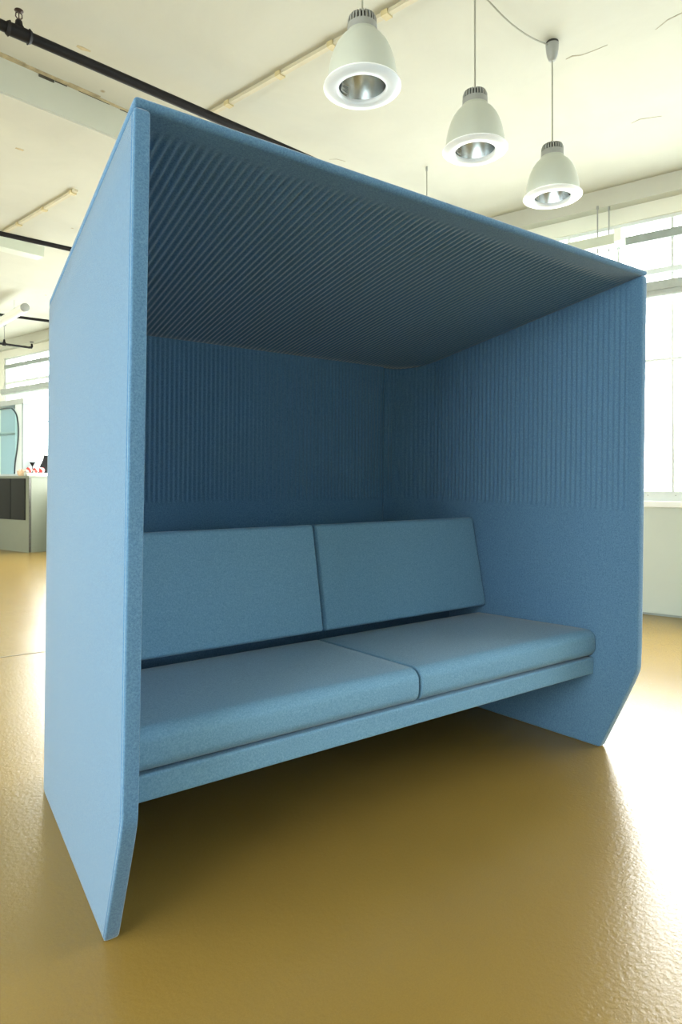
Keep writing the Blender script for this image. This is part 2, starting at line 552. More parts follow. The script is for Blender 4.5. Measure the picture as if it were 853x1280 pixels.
def cushion(name, x0, x1, y0, y1, z0, z1, r, crown, shear=None, tilt=0.0, front_bow=0.0, parent=None):
    """upholstered block; crown puffs the main face, shear leans it back"""
    vs, fs = rbox((x0, y0, z0), (x1, y1, z1), r, 6, 14)
    out = []
    for p in vs:
        u = 2 * (p.x - x0) / (x1 - x0) - 1
        v = 2 * (p.y - y0) / (y1 - y0) - 1
        w = (p.z - z0) / (z1 - z0)
        q = p.copy()
        if crown[2]:
            q.z += crown[2] * (1 - u ** 4) * (1 - v ** 4) * w
        if crown[1]:
            q.y -= crown[1] * (1 - u ** 4) * (1 - (2 * w - 1) ** 4) * (1 - (v + 1) / 2)
        if front_bow:
            q.y -= front_bow * math.sin(PI * min(max(w, 0), 1)) * (1 - (v + 1) / 2)
        q.z += tilt * (v + 1) / 2 * w
        if shear: q.y += shear * w
        out.append(q)
    m = Mesh(); m.add(out, fs)
    return m.build(name, M['cushion'], booth, flare)

YB = .83
for (a, b) in ((XI0 + .001, XM - .0015), (XM + .0015, XI1 - .001)):
    cushion('seat_cushion', a, b, YS, YB, .3985, .5189, (.010, .040, .036), (0, 0, .005), tilt=.012, front_bow=.006)
for (a, b) in ((XI0 + .002, XM - .0025), (XM + .0025, XI1 - .002)):
    cushion('back_cushion', a, b, .753, .895, .572, 1.0577, (.014, .020, .016), (0, .006, 0), shear=.0895)
m = Mesh()
m.add(*rbox((XI0 + .003, .985, .40), (XI1 - .003, D - T, 1.035), (.01, .01, .01), 2, 4))
m.build('backrest_support', M['felt'], booth, flare)

# ------------------------------------------------------------------ the room
# its own frame: s runs along the window wall, q into the room
RA = Vector((5.2056, 1.4467, 0)); RD = Vector((0.30902, -0.95106, 0)); RQ = Vector((-0.95106, -0.30902, 0))
HC = 3.8
def rm(s, q, z): return RA + RD * s + RQ * q + Vector((0, 0, z))
ROOM = Matrix(((RD.x, RQ.x, 0, RA.x), (RD.y, RQ.y, 0, RA.y), (0, 0, 1, 0), (0, 0, 0, 1)))
S0, S1, Q1 = -11.62, 7.6, 10.8
WT = .35

def plane_box(name, lo, hi, mats, bev=0):
    m = Mesh().box(lo, hi, 0, bev)
    m.v = [tuple(ROOM @ Vector(p)) for p in m.v]
    return m.build(name, mats)
struct(plane_box('floor', (S0 - WT, -WT, -.2), (S1 + WT, Q1 + WT, 0), M['floor']))

# ceiling slab with its cracks
def strip(m, pts, wd, z, mi):
    pts = [Vector((p[0], p[1], 0)) for p in pts]
    vs = []
    for i, p in enumerate(pts):
        t = (pts[min(i + 1, len(pts) - 1)] - pts[max(i - 1, 0)]).normalized()
        n = Vector((-t.y, t.x, 0))
        w = wd[i] if isinstance(wd, (list, tuple)) else wd
        vs += [p + n * w / 2 + Vector((0, 0, z)), p - n * w / 2 + Vector((0, 0, z))]
    k = len(vs)
    vs += [v + Vector((0, 0, .01)) for v in vs]
    fs = []
    for i in range(len(pts) - 1):
        a = 2 * i
        fs += [(a, a + 1, a + 3, a + 2), (a, a + 2, k + a + 2, k + a), (a + 1, k + a + 1, k + a + 3, a + 3)]
    m.add(vs, fs, mi, False)
m = Mesh().box((S0 - WT, -WT, HC), (S1 + WT, Q1 + WT, HC + .25))
m.v = [tuple(ROOM @ Vector(p)) for p in m.v]
ZC = HC - .0015
strip(m, [(3.082, .95), (3.088, .908), (3.125, .872)], [.004, .012, .006], ZC, 1)
strip(m, [(3.125, .872), (3.15, .80), (3.168, .722)], .005, ZC, 1)
strip(m, [(3.272, .485), (3.249, .403), (3.258, .327), (3.28, .2)], [.003, .009, .008, .003], ZC, 1)
strip(m, [(4.113, 1.109), (4.11, 1.046), (4.2, .93)], [.004, .012, .004], ZC, 1)
strip(m, [(2.62, 2.84), (2.67, 2.80), (2.75, 2.79)], [.003, .008, .003], ZC, 1)
strip(m, [(2.95, 1.62), (3.02, 1.60), (3.12, 1.61)], [.003, .009, .003], ZC, 1)
strip(m, [(.566, 2.593), (.60, 2.60), (.65, 2.60)], [.02, .035, .012], ZC, 2)
strip(m, [(.50, 4.13), (.56, 4.14)], [.02, .03], ZC, 2)
strip(m, [(2.06, 1.9), (2.12, 1.86)], [.003, .009], ZC, 1)
ceil = struct(m.build('ceiling', [M['ceiling'], M['crack'], M['stain']], recalc=False))

# shallow downstand beam across the ceiling
bd = Vector((1.025 - .206, 3.114 - 2.97, 0)).normalized(); bn = Vector((-bd.y, bd.x, 0))
m = Mesh()
B0 = Vector((.206, 2.97, 0))
def bm_pt(a, b, z): return B0 + bd * a + bn * b + Vector((0, 0, z))
def bm_box(m, a0, a1, b0, b1, z0, z1, mi=0):
    vs = [bm_pt(a, b, z) for z in (z0, z1) for b in (b0, b1) for a in (a0, a1)]
    m.add(vs, [(0, 2, 3, 1), (4, 5, 7, 6), (0, 1, 5, 4), (2, 6, 7, 3), (0, 4, 6, 2), (1, 3, 7, 5)], mi, False)
bm_box(m, -8.2, 4.6, 0, .30, 3.585, HC + .01)
bm_box(m, -8.2, 4.6, .006, .30, 3.575, 3.586, 3)
# stained, chipped junction with the slab
a = -6.0
while a < 2.6:
    L = random.uniform(.10, .28); w = random.uniform(.016, .042)
    bm_box(m, a, a + L, -.003 - w, .001, HC - .004, HC + .01, 1); a += L * .97
for (a0, a1, zz) in ((.235, .335, .022), (.34, .42, .010), (.50, .72, .006), (.80, .86, .008)):
    bm_box(m, a0, a1, -.004, .002, HC - zz, HC + .003, 2)
struct(m.build('trim_1', [M['beam'], M['stain'], M['hole'], M['ceiling']], recalc=False))

# window wall, with openings; windows are built on their own below
BAYS = [(-11.25, -7.15), (-6.85, -2.95), (-2.65, 1.55), (1.85, 7.2)]
Z0, Z1 = .96, 3.50
m = Mesh()
m.box((S0 - WT, -WT, 0), (S1 + WT, 0, Z0), 1)
m.box((S0 - WT, -WT, Z1), (S1 + WT, 0, HC), 0)
edges = [S0 - WT] + [e for b in BAYS for e in b] + [S1 + WT]
for i in range(0, len(edges), 2):
    m.box((edges[i], -WT, Z0), (edges[i + 1], 0, Z1), 0)
m.v = [tuple(ROOM @ Vector(p)) for p in m.v]
struct(m.build('wall_right', [M['wall'], M['parapet']], recalc=False))
struct(plane_box('trim_2', (S0, 0, 3.64), (S1, .12, HC + .005), M['ceiling']))
struct(plane_box('baseboard_right', (S0, 0, 0), (S1, .012, .018), M['darkbar']))

def window(idx, s0, s1, qpl, side=1, step=.44, phase=.07):
    """steel ribbon window; qpl = plane of the frame, side = which way the room lies"""
    def tf(m):
        m.v = [tuple(ROOM @ Vector(p)) for p in m.v]; return m
    q0, q1 = qpl - .03, qpl + .03
    m = Mesh()
    m.box((s0, q0, 1.0), (s1, q1, 1.085), 0)
    m.box((s0, q0, Z1 - .03), (s1, q1, Z1), 0)
    m.box((s0, q0, 1.0), (s0 + .05, q1, Z1), 0)
    m.box((s1 - .05, q0, 1.0), (s1, q1, Z1), 0)
    m.box((s0, q0, 2.228), (s1, q1, 2.252), 0)
    m.box((s0, q0, 3.0), (s1, q1, 3.05), 0)
    m.box((s0, q0 - .01, 3.30), (s1, q1 + .01, 3.375), 1)
    k = math.ceil((s0 + .08 - phase) / step)
    while phase + k * step < s1 - .08:
        c = phase + k * step
        m.box((c - .011, q0 + .01, 1.05), (c + .011, q1 - .01, Z1 - .02), 0); k += 1
    for j in range(int((s1 - s0) / .22)):
        c = s0 + .1 + j * .22
        m.box((c, q1 - .001, 1.045), (c + .008, q1 + .003, 1.053), 1)
    w = tf(m).build('window_%d' % idx, [M['frame'], M['darkbar']], recalc=False)
    struct(w)
    tf(Mesh().box((s0 + .01, qpl - .004, 1.01), (s1 - .01, qpl + .002, Z1 - .01))).build('glass', M['glass'], w, recalc=False)
    a, b = (q0 - .02, WT * 0 + .03) if side > 0 else (Q1 - .03, q1 + .02)
    tf(Mesh().box((s0, a, .945), (s1, b, 1.0), 0, .006)).build('sill', M['sill'], w)
    return w
WQ = -.05
for i, (a, b) in enumerate(BAYS):
    window(i + 1, a, b, WQ)
    # rolled blind in its box, just inside the glass
    t = thing('roller_blind', ['rolled-up grey blind box across the far left window behind the counter',
                               'rolled-up grey blind box of the window hidden behind the booth',
                               'rolled-up grey blind box across the window right of the booth',
                               'rolled-up grey blind box of the window beyond the frame'][i], 'blind',
              tuple(rm((a + b) / 2, WQ + .07, 2.78)), math.atan2(RD.y, RD.x), 'grey blinds on the window wall')
    m = Mesh(); m.box((a + .02, WQ + .035, 2.83), (b - .02, WQ + .13, 2.91), 0, .006)
    m.v = [tuple(ROOM @ Vector(p)) for p in m.v]; m.build('blind_box', M['blind'], t)
    m = Mesh(); m.tube([(a + .04, WQ + .085, 2.815), (b - .04, WQ + .085, 2.815)], .038, 0, 14)
    m.v = [tuple(ROOM @ Vector(p)) for p in m.v]; m.build('fabric_roll', M['blind'], t)

# far wall
struct(plane_box('wall_back', (S0 - WT, -WT, 0), (S0, Q1 + WT, HC), M['wall']))
# left wall with large windows, and the windowless wall behind the camera
LB = [(-10.8, -6.6), (-6.2, -2.0), (-1.6, 1.5)]
m = Mesh()
m.box((S0, Q1, 0), (S1, Q1 + WT, Z0), 1); m.box((S0, Q1, Z1), (S1, Q1 + WT, HC), 0)
ed = [S0] + [e for b in LB for e in b] + [S1]
for i in range(0, len(ed), 2): m.box((ed[i], Q1, Z0), (ed[i + 1], Q1 + WT, Z1), 0)
m.v = [tuple(ROOM @ Vector(p)) for p in m.v]
struct(m.build('wall_left', [M['wall'], M['parapet']], recalc=False))
for i, (a, b) in enumerate(LB): window(5 + i, a, b, Q1 + .06, -1)
FB = []
m = Mesh()
m.box((S1, -WT, 0), (S1 + WT, Q1 + WT, Z0), 1); m.box((S1, -WT, Z1), (S1 + WT, Q1 + WT, HC), 0)
ed = [-WT] + [e for b in FB for e in b] + [Q1 + WT]
for i in range(0, len(ed), 2): m.box((S1, ed[i], Z0), (S1 + WT, ed[i + 1], Z1), 0)
m.v = [tuple(ROOM @ Vector(p)) for p in m.v]
struct(m.build('wall_front', [M['bouncewall'], M['bouncewall']], recalc=False))
for i, (a, b) in enumerate(FB):
    m = Mesh()
    q0, q1 = S1 + .03, S1 + .09
    for z in (1.0, 2.228, 3.0, 3.44): m.box((q0, a, z), (q1, b, z + .05), 0)
    for k in range(int((b - a) / .44) + 1): m.box((q0, a + k * .44, 1.0), (q1, a + k * .44 + .03, Z1), 0)
    m.v = [tuple(ROOM @ Vector(p)) for p in m.v]
    w = struct(m.build('window_%d' % (9 + i), [M['frame']], recalc=False))
    g = Mesh().box((S1 + .05, a, 1.0), (S1 + .056, b, Z1)); g.v = [tuple(ROOM @ Vector(p)) for p in g.v]
    g.build('glass', M['glass'], w, recalc=False)

# joint in the floor
m = Mesh()
jd = Vector((.53 - .27, -.012, 0)).normalized()
p0 = Vector((.27, 3.31, 0)) - jd * 6; p1 = Vector((.27, 3.31, 0)) + jd * 4.2; jn = Vector((-jd.y, jd.x, 0)) * .007
m.add([p0 - jn, p1 - jn, p1 + jn, p0 + jn] + [q + Vector((0, 0, .0015)) for q in (p0 - jn, p1 - jn, p1 + jn, p0 + jn)],
      [(0, 1, 2, 3), (4, 5, 6, 7), (0, 1, 5, 4), (2, 3, 7, 6)], 0, False)
struct(m.build('trim_3', M['joint']))

# ------------------------------------------------------------------ sprinkler pipes
def pipe(name, label, pts, r, coup=(), hang=()):
    t = thing(name, label, 'pipe', pts[0], 0, 'black sprinkler pipes under the ceiling')
    Mesh().tube(pts, r, 0, 16).build('pipe_run', M['pipe'], t)
    a = Vector(pts[0]); b = Vector(pts[1]); d = (b - a).normalized()
    for c in coup:
        p = a + d * c
        q = Mesh()
        q.tube([p - d * .065, p - d * .05, p - d * .048, p + d * .048, p + d * .05, p + d * .065], [r * 1.12, r * 1.45, r * 1.22, r * 1.22, r * 1.45, r * 1.12], 0, 16)
        q.tube([p, p + Vector((0, 0, r * 1.2)), p + Vector((0, 0, r * 1.25)), p + Vector((0, 0, .062))], [r * .95, r * .95, r * .75, r * .62], 0, 14)
        q.build('tee_fitting', M['pipe'], t)
        h = Mesh()
        z = p.z + .06
        h.tube([(p.x, p.y, z), (p.x, p.y, z + .014)], [.013, .011], 0, 12)
        for s_ in (-1, 1):
            h.tube([(p.x + s_ * .006, p.y, z + .012), (p.x + s_ * .0165, p.y, z + .024), (p.x + s_ * .015, p.y, z + .042), (p.x + s_ * .004, p.y, z + .054)], .0032, 0, 8)
        h.tube([(p.x, p.y, z + .012), (p.x, p.y, z + .052)], .003, 0, 8)
        h.lathe([(0, .052), (.016, .054), (.024, .058), (.022, .0615), (0, .060)], 0, 16, (p.x, p.y, z))
        h.build('sprinkler_head', M['brass'], t)
    for c in hang:
        p = a + d * c
        q = Mesh()
        q.tube([p - d * .012, p + d * .012], r * 1.25, 0, 14)
        q.tube([(p.x, p.y, p.z + r), (p.x, p.y, HC)], .004, 0, 8)
        q.build('hanger', M['pipe'], t)
    return t
pd = Vector((1.565 - .107, 2.508 - 2.348 + .01, 0)).normalized()
PA = Vector((.107, 2.345, 3.6)) - pd * 3.5; PB = Vector((.107, 2.345, 3.6)) + pd * 4.2
pipe('sprinkler_pipe', 'thick black ceiling pipe with a sprinkler head, nearest above the booth', [tuple(PA), tuple(PB)], .0285,
     coup=(3.5 + .095,), hang=(1.2,))
pd2 = Vector((1.27 - .62, .05, 0)).normalized()
PA = Vector((.62, 5.585, 3.6)) - pd2 * 3.5; PB = Vector((.62, 5.585, 3.6)) + pd2 * 3.2
pipe('sprinkler_pipe', 'black ceiling pipe just in front of the green-grey light fitting', [tuple(PA), tuple(PB)], .024, hang=(1.0, 5.5))
PA = Vector((1.44, 9.04, 3.6)) - Vector((.98, -.02, 0)) * 4; PB = Vector((1.95, 9.03, 3.6)); PA.z = PB.z = 3.72; PA.y += .5; PB.y += .5; PA.x += .06; PB.x += .08
pipe('sprinkler_pipe', 'thin black ceiling pipe crossing behind the tilted tube light', [tuple(PA), tuple(PB)], .022, hang=(1.0,))
t = thing('sprinkler_pipe', 'lowest black pipe with upturned end, hung over the counter', 'pipe', (1.408, 10.46, 3.45), 0, 'black sprinkler pipes under the ceiling')
Mesh().tube([(-2.6, 10.15, 3.455), (1.408, 10.455, 3.455), (1.84, 10.495, 3.450)], .018, 0, 12).build('pipe_run', M['pipe'], t)
m = Mesh().tube([(1.84, 10.495, 3.45), (1.885, 10.50, 3.455), (1.895, 10.50, 3.475), (1.89, 10.50, 3.52)], [.020, .022, .02, .014], 0, 12)
m.lathe([(0, .05), (.03, .052), (.034, .06), (.01, .064), (0, .064)], 0, 14, (1.89, 10.50, 3.49)); m.build('end_elbow', M['pipe'], t)
m = Mesh().tube([(1.43, 10.457, 3.455), (1.482, 10.461, 3.455)], .030, 0, 12)
m.tube([(1.458, 10.46, 3.48), (1.458, 10.46, 3.53)], [.022, .012], 0, 10)
m.build('pipe_clamp', M['pipe'], t)
m = Mesh().tube([(1.458, 10.46, 3.53), (1.46, 10.46, HC)], .005, 0, 8)
m.lathe([(0, -.05), (.03, -.045), (.035, 0)], 0, 14, (1.46, 10.46, HC)); m.build('hanger', M['greymetal'], t)

# ------------------------------------------------------------------ battens on the ceiling
def batten(label, a, b, clips, ext=0):
    a = Vector(a); b = Vector(b); d = (b - a).normalized(); n = Vector((-d.y, d.x, 0))
    t = thing('ceiling_batten', label, 'batten', (a.x, a.y, HC - .03), 0, 'cream battens on the ceiling')
    def bar(m, s0, s1, w, z0, z1):
        vs = [a + d * s + n * q + Vector((0, 0, z)) for z in (z0, z1) for q in (-w, w) for s in (s0, s1)]
        m.add(vs, [(0, 2, 3, 1), (4, 5, 7, 6), (0, 1, 5, 4), (2, 6, 7, 3), (0, 4, 6, 2), (1, 3, 7, 5)], 0, False)
        return m
    L = (b - a).length
    bar(Mesh(), 0, L, .017, HC - .022, HC).build('rail', M['batten'], t)
    for c in clips:
        m = bar(Mesh(), c - .022, c + .022, .026, HC - .030, HC)
        m.build('clip', M['clip'], t)
batten('cream batten running up past the nearest pendant lamp', (1.515, 2.86, 0), (2.30, -.33, 0), (.28, .78, 1.22, 1.62, 2.3))
batten('short cream batten left of the booth above the green-grey light', (.74, 6.08, 0), (1.085, 4.61, 0), (.35, .9, 1.45))

# ------------------------------------------------------------------ fluorescent fittings
t = thing('ceiling_light', 'long green-grey strip light fixed to the ceiling left of the booth', 'strip light', (.5, 6.05, 3.7))
fd = Vector((1.14 - .71, .08, 0)).normalized(); fn = Vector((-fd.y, fd.x, 0))
F1 = Vector((1.155, 6.24, 0))
def fbox(m, s0, s1, q0, q1, z0, z1, mi=0, taper=0):
    vs = []
    for z, tp in ((z0, taper), (z1, 0)):
        for q in (q0 + tp, q1 - tp):
            for s in (s0, s1): vs.append(F1 + fd * s + fn * q + Vector((0, 0, z)))
    m.add(vs, [(0, 2, 3, 1), (4, 5, 7, 6), (0, 1, 5, 4), (2, 6, 7, 3), (0, 4, 6, 2), (1, 3, 7, 5)], mi, False)
    return m
fbox(Mesh(), -2.4, 0, -.04, .16, 3.655, 3.76, 0, .02).build('housing', M['fitting'], t)
fbox(Mesh(), -2.3, -.1, .02, .10, 3.76, 3.8).build('mounting_rail', M['fitting'], t)
t = thing('tube_light', 'white tube light hanging tilted to the window behind the booth', 'tube light', (1.2, 8.6, 3.6))
td = (Vector((1.385, 8.36, 3.6)) - Vector((1.245, 9.53, 3.6))).normalized()
e1 = Vector((1.387, 8.36, 3.6)); e0 = e1 - td * 2.4
Mesh().tube([e0, e0 + td * .01, e1 - td * .07, e1 - td * .05], [.05, .062, .062, .056], 0, 20).build('diffuser', M['whiteplastic'], t)
Mesh().tube([e1 - td * .05, e1 - td * .01, e1], [.06, .058, .035], 0, 20).build('end_cap', M['greymetal'], t)
for c in (.5, 1.9):
    p = e1 - td * c
    Mesh().tube([(p.x, p.y, 3.65), (p.x, p.y, HC)], .004, 0, 8).build('hanger', M['greymetal'], t)

# cable tray in front of the window wall
t = thing('cable_tray', 'sage-coloured cable tray hung on rods before the window, right of the booth roof', 'cable tray', tuple(rm(-1.5, .14, 3.3)))
def rbx(m, s0, s1, q0, q1, z0, z1, mi=0, bev=0):
    k = Mesh().box((s0, q0, z0), (s1, q1, z1), mi, bev)
    k.v = [tuple(ROOM @ Vector(p)) for p in k.v]
    m.add([Vector(p) for p in k.v], k.f, mi, bev > 0); return m
TE = -.285
rbx(Mesh(), -3.4, TE - .06, .11, .23, 3.255, 3.345).build('tray_body', M['fitting'], t)
rbx(Mesh(), TE - .06, TE, .09, .25, 3.265, 3.375).build('end_bracket', M['whiteplastic'], t)
def rod(s, q, z0, z1, r=.006):
    p = rm(s, q, 0)
    m = Mesh().tube([(p.x, p.y, z0), (p.x, p.y, z1)], r, 0, 8)
    m.tube([(p.x, p.y, z1 - .03), (p.x, p.y, z1)], r * 2, 0, 8); return m
rod(-.50, .17, 3.2, 3.64).build('rod', M['greymetal'], t)
rod(-.42, .10, 3.2, 3.64).build('rod', M['greymetal'], t)
rod(-2.6, .17, 3.2, 3.64).build('rod', M['greymetal'], t)

# ------------------------------------------------------------------ pendant lamps
def make_pendant(loc, label):
    t = thing('pendant_lamp', label, 'pendant lamp', loc, 0, 'bell-shaped pendant lamps above the booth')
    L = lambda: Mesh()
    x, y, z = loc
    def lz(prof, mi=0, m=None, seg=64):
        m = m or Mesh(); m.lathe(prof, mi, seg, loc); return m
    # bell shade (outside skin and inside skin)
    out = [(.1475, .010), (.1535, .030), (.1520, .055), (.1480, .085), (.1405, .120), (.1290, .155), (.1140, .187), (.0960, .212), (.0790, .228), (.0690, .236), (.0675, .246), (.064, .248)]
    inn = [(r - .004, zz - .002) for r, zz in reversed(out)]
    lz(out + inn).build('shade', M['shade'], t, sharp=60)
    # flat frosted ring around the opening
    lz([(.104, .006), (.106, .000), (.112, -.003), (.140, -.002), (.163, .003), (.170, .008), (.1695, .013), (.160, .018), (.148, .024), (.104, .022), (.104, .006)]).build('rim', M['rim'], t, sharp=60)
    # reflector bowl
    r_ = lz([(.105, .010), (.102, .030), (.096, .060), (.086, .095), (.072, .130), (.055, .155), (.035, .168), (.012, .172), (0.0005, .1725)])
    ro = r_.build('reflector', M['reflector'], t, sharp=60, recalc=False)
    s = Mesh()
    a0 = math.radians(104)
    def patch(t0, t1, z0, z1, lift, mi):
        vs = []
        for i in range(5):
            th = a0 + math.radians(t0 + (t1 - t0) * i / 4)
            for zz in (z0, z1):
                rr = .1022 - (zz - .030) * .205 - lift
                vs.append(Vector((x + rr * math.cos(th), y + rr * math.sin(th), z + zz)))
        s.add(vs, [(2 * i, 2 * i + 1, 2 * i + 3, 2 * i + 2) for i in range(4)], mi)
    patch(-14, 14, .026, .058, .0012, 0)
    for zz, t1 in ((.051, 6), (.045, 11), (.038, 2), (.032, 9)):
        patch(-11, t1, zz, zz + .0026, .0018, 1)
    s.build('sticker', [M['sticker'], M['slot']], ro, recalc=False)
    # heat sink: collar and ring of fins
    lz([(.060, .240), (.0655, .244), (.066, .250), (.0655, .278), (.062, .281), (.02, .281)]).build('collar', M['greymetal'], t)
    h = Mesh()
    h.lathe([(.054, .280), (.054, .308), (.046, .316), (.02, .3175), (.0005, .318)], 1, 48, loc)
    nf = 26
    for k in range(nf):
        th = 2 * PI * k / nf
        R_ = Matrix.Translation(Vector(loc)) @ Matrix.Rotation(th, 4, 'Z')
        prof = [(.045, .279), (.0645, .279), (.0640, .300), (.058, .316), (.048, .3215), (.030, .323), (.030, .279)]
        v = []
        for s_ in (-.0034, .0034):
            v += [R_ @ Vector((px, s_, pz)) for px, pz in prof]
        n = len(prof)
        f = [tuple(range(n)), tuple(range(2 * n - 1, n - 1, -1))] + [(i, (i + 1) % n, (i + 1) % n + n, i + n) for i in range(n)]
        h.add(v, f, 0, False)
    h.lathe([(.034, .318), (.034, .325), (.0005, .3255)], 0, 32, loc)
    h.build('heat_sink', [M['greymetal'], M['slot']], t, recalc=False)
    return t
def finish_pendant(t, loc, h):
    x, y, z = loc
    Mesh().tube([(x, y, z + .32), (x, y, HC - h * .9)], .0048, 0, 10).build('cord', M['cord'], t)
    m = Mesh().lathe([(.0005, -h), (.014, -h * .99), (.021, -h * .94), (.030, -h * .72), (.036, -h * .42), (.039, -.014)], 0, 28, (x, y, HC))
    m.lathe([(.039, -.014), (.036, -.010), (.036, 0.0)], 1, 28, (x, y, HC))
    m.build('canopy', [M['greymetal'], M['slot']], t)
L1 = (1.292, .740, 2.883); L2 = (2.161, .870, 2.917); L3 = (2.877, .903, 2.862); L4 = (3.36, 2.46, 2.88)
lamp = make_pendant(L1, 'nearest and largest-looking bell pendant lamp, beside the cream batten')
kids = {}
l2 = dup(lamp, L2, 'middle bell pendant lamp of the row of three', 'bell-shaped pendant lamps above the booth')
l3 = dup(lamp, L3, 'farthest right bell pendant lamp, hanging under a grey ceiling cup', 'bell-shaped pendant lamps above the booth')
for t, l, h in ((lamp, L1, .05), (l2, L2, .05), (l3, L3, .115)):
    ROOTM[t.name] = Matrix.Translation(Vector(l)).inverted()
    finish_pendant(t, l, h)
t = thing('hanging_rod', 'thin grey rod hanging from the ceiling behind the middle of the booth roof', 'rod', (3.36, 2.47, HC))
Mesh().tube([(3.36, 2.47, 2.7), (3.36, 2.47, HC - .03)], .0045, 0, 8).build('rod', M['cord'], t)
Mesh().tube([(3.36, 2.47, HC - .035), (3.36, 2.47, HC)], .009, 0, 10).build('anchor', M['greymetal'], t)
# cable slung between the ceiling cups
def cable(a, b, sag, label):
    a = Vector(a); b = Vector(b); pts = []
    for i in range(25):
        u = i / 24
        p = a.lerp(b, u); p.z -= sag * 4 * u * (1 - u); pts.append(p)
    tag(Mesh().tube(pts, .0045, 0, 8).build('supply_cable', M['cord']), label, 'cable', 'grey cables slung between the lamps')
cable((L2[0] + .055, L2[1], HC - .01), (L3[0] - .046, L3[1], HC - .030), .045, 'grey cable sagging below the ceiling to the cup of the farthest lamp')

# ------------------------------------------------------------------ counter at the far windows
c0 = Vector((1.791, 10.20, 0)); cu = -RD; cv = -RQ      # along the long side, towards the wall
ang = math.atan2(cu.y, cu.x)
def cb(m, a0, a1, b0, b1, z0, z1, mi=0, bev=0):
    k = Mesh().box((a0, b0, z0), (a1, b1, z1), mi, bev)
    T4 = Matrix(((cu.x, cv.x, 0, c0.x), (cu.y, cv.y, 0, c0.y), (0, 0, 1, 0), (0, 0, 0, 1)))
    m.add([T4 @ Vector(p) for p in k.v], k.f, mi, bev > 0); return m
def cpt(a, b, z): return c0 + cu * a + cv * b + Vector((0, 0, z))
t = thing('counter', 'sage green counter with dark doors by the windows left of the booth', 'counter', tuple(c0))
cb(Mesh(), .0, 1.9, 0, .44, 0, 1.245).build('body', M['counter'], t)
m = cb(Mesh(), -.012, 0, .035, .44, 0, 1.245); m.build('end_panel', M['counter_end'], t)
m = cb(Mesh(), -.010, .0, .0, .032, 0, 1.245); m.build('edge_strip', M['steel'], t)
cb(Mesh(), -.02, 1.92, -.012, .46, 1.245, 1.272, 0, .004).build('countertop', M['counter_end'], t)
for a0, a1 in ((.10, .54), (.56, 1.00), (1.02, 1.46)):
    d_ = cb(Mesh(), a0, a1, -.022, .002, .535, 1.228, 0, .006).build('door', M['darkdoor'], t)

t = thing('display_cabinet', 'tall frosted display cabinet with curved cyan glass on the counter', 'display cabinet', tuple(cpt(.8, .2, 1.272)))
cb(Mesh(), .37, 1.7, .10, .42, 2.50, 2.60, 0, .01).build('top', M['cabtop'], t)
cb(Mesh(), .37, .40, .10, .42, 1.272, 2.50).build('side_panel', M['frost'], t)
cb(Mesh(), .40, 1.7, .40, .42, 1.272, 2.50).build('back_panel', M['frost'], t)
cb(Mesh(), .37, 1.7, .10, .42, 1.272, 1.30).build('base', M['cabtop'], t)
cb(Mesh(), .40, .62, .095, .115, 1.30, 2.50).build('front_panel', M['cabinet'], t)
cb(Mesh(), .42, 1.68, .14, .38, 2.02, 2.05).build('shelf', M['cabtop'], t)
# curved glass door with dark seal
prof = [(.62, 1.31), (.60, 1.50), (.53, 1.75), (.50, 1.95), (.505, 2.15), (.56, 2.32), (.68, 2.42), (.85, 2.45), (1.65, 2.45)]
pts = [cpt(a, .085, z) for a, z in prof]
fine = []
for i in range(len(pts) - 1):
    p0_, p1_, p2_, p3_ = pts[max(i - 1, 0)], pts[i], pts[i + 1], pts[min(i + 2, len(pts) - 1)]
    for k in range(6):
        u = k / 6
        fine.append(.5 * ((2 * p1_) + (-p0_ + p2_) * u + (2 * p0_ - 5 * p1_ + 4 * p2_ - p3_) * u * u + (-p0_ + 3 * p1_ - 3 * p2_ + p3_) * u ** 3))
fine.append(pts[-1])
door = Mesh()
poly = fine + [cpt(1.65, .085, 1.31)]
n = len(poly)
off = cv * .008
door.add(poly + [p + off for p in poly], [tuple(range(n)), tuple(range(2 * n - 1, n - 1, -1))] + [(i, (i + 1) % n, (i + 1) % n + n, i + n) for i in range(n)], 0, False)
dg = door.build('glass_door', M['cabglass'], t)
Mesh().tube(fine, .012, 0, 8).build('seal', M['seal'], dg)

# things on the countertop
def onc(a, b): p = cpt(a, b, 1.272); return p
p = onc(.285, .035)
t = thing('wooden_bowl', 'small light wooden bowl of sticks on the counter before the display cabinet', 'bowl', tuple(p))
Mesh().lathe([(.0, 0), (.05, .0), (.072, .03), (.078, .085), (.072, .085), (.066, .035), (0, .012)], 0, 24, p).build('bowl', M['wood'], t)
m = Mesh()
for k in range(9):
    th = k * 2.4; r = .02 + .035 * (k % 3) / 2
    m.tube([(p.x + r * math.cos(th) * .5, p.y + r * math.sin(th) * .5, p.z + .02), (p.x + r * 1.15 * math.cos(th), p.y + r * 1.15 * math.sin(th), p.z + .105 + .01 * (k % 2))], .008, 0, 6)
m.build('sticks', M['wood'], t)
for i, (a, b, lab) in enumerate(((.165, .03, 'small grey jar right of the wooden bowl, nearer of two'), (.172, .088, 'small grey jar right of the wooden bowl, farther of two'))):
    p = onc(a, b)
    j = thing('jar', lab, 'jar', tuple(p), 0, 'small grey jars on the counter')
    Mesh().lathe([(0, 0), (.022, 0), (.024, .01), (.024, .05), (.018, .06), (0, .06)], 0, 16, p).build('body', M['fitting'], j)
    Mesh().lathe([(0, .060), (.019, .060), (.019, .075), (0, .075)], 0, 16, p).build('lid', M['greymetal'], j)
t = tag(cb(Mesh(), .005, .14, .04, .42, 1.272, 1.322, 0, .004).build('tray', M['white']), 'flat white tray on the near end of the counter', 'tray')
p = onc(.275, .25)
m = Mesh()
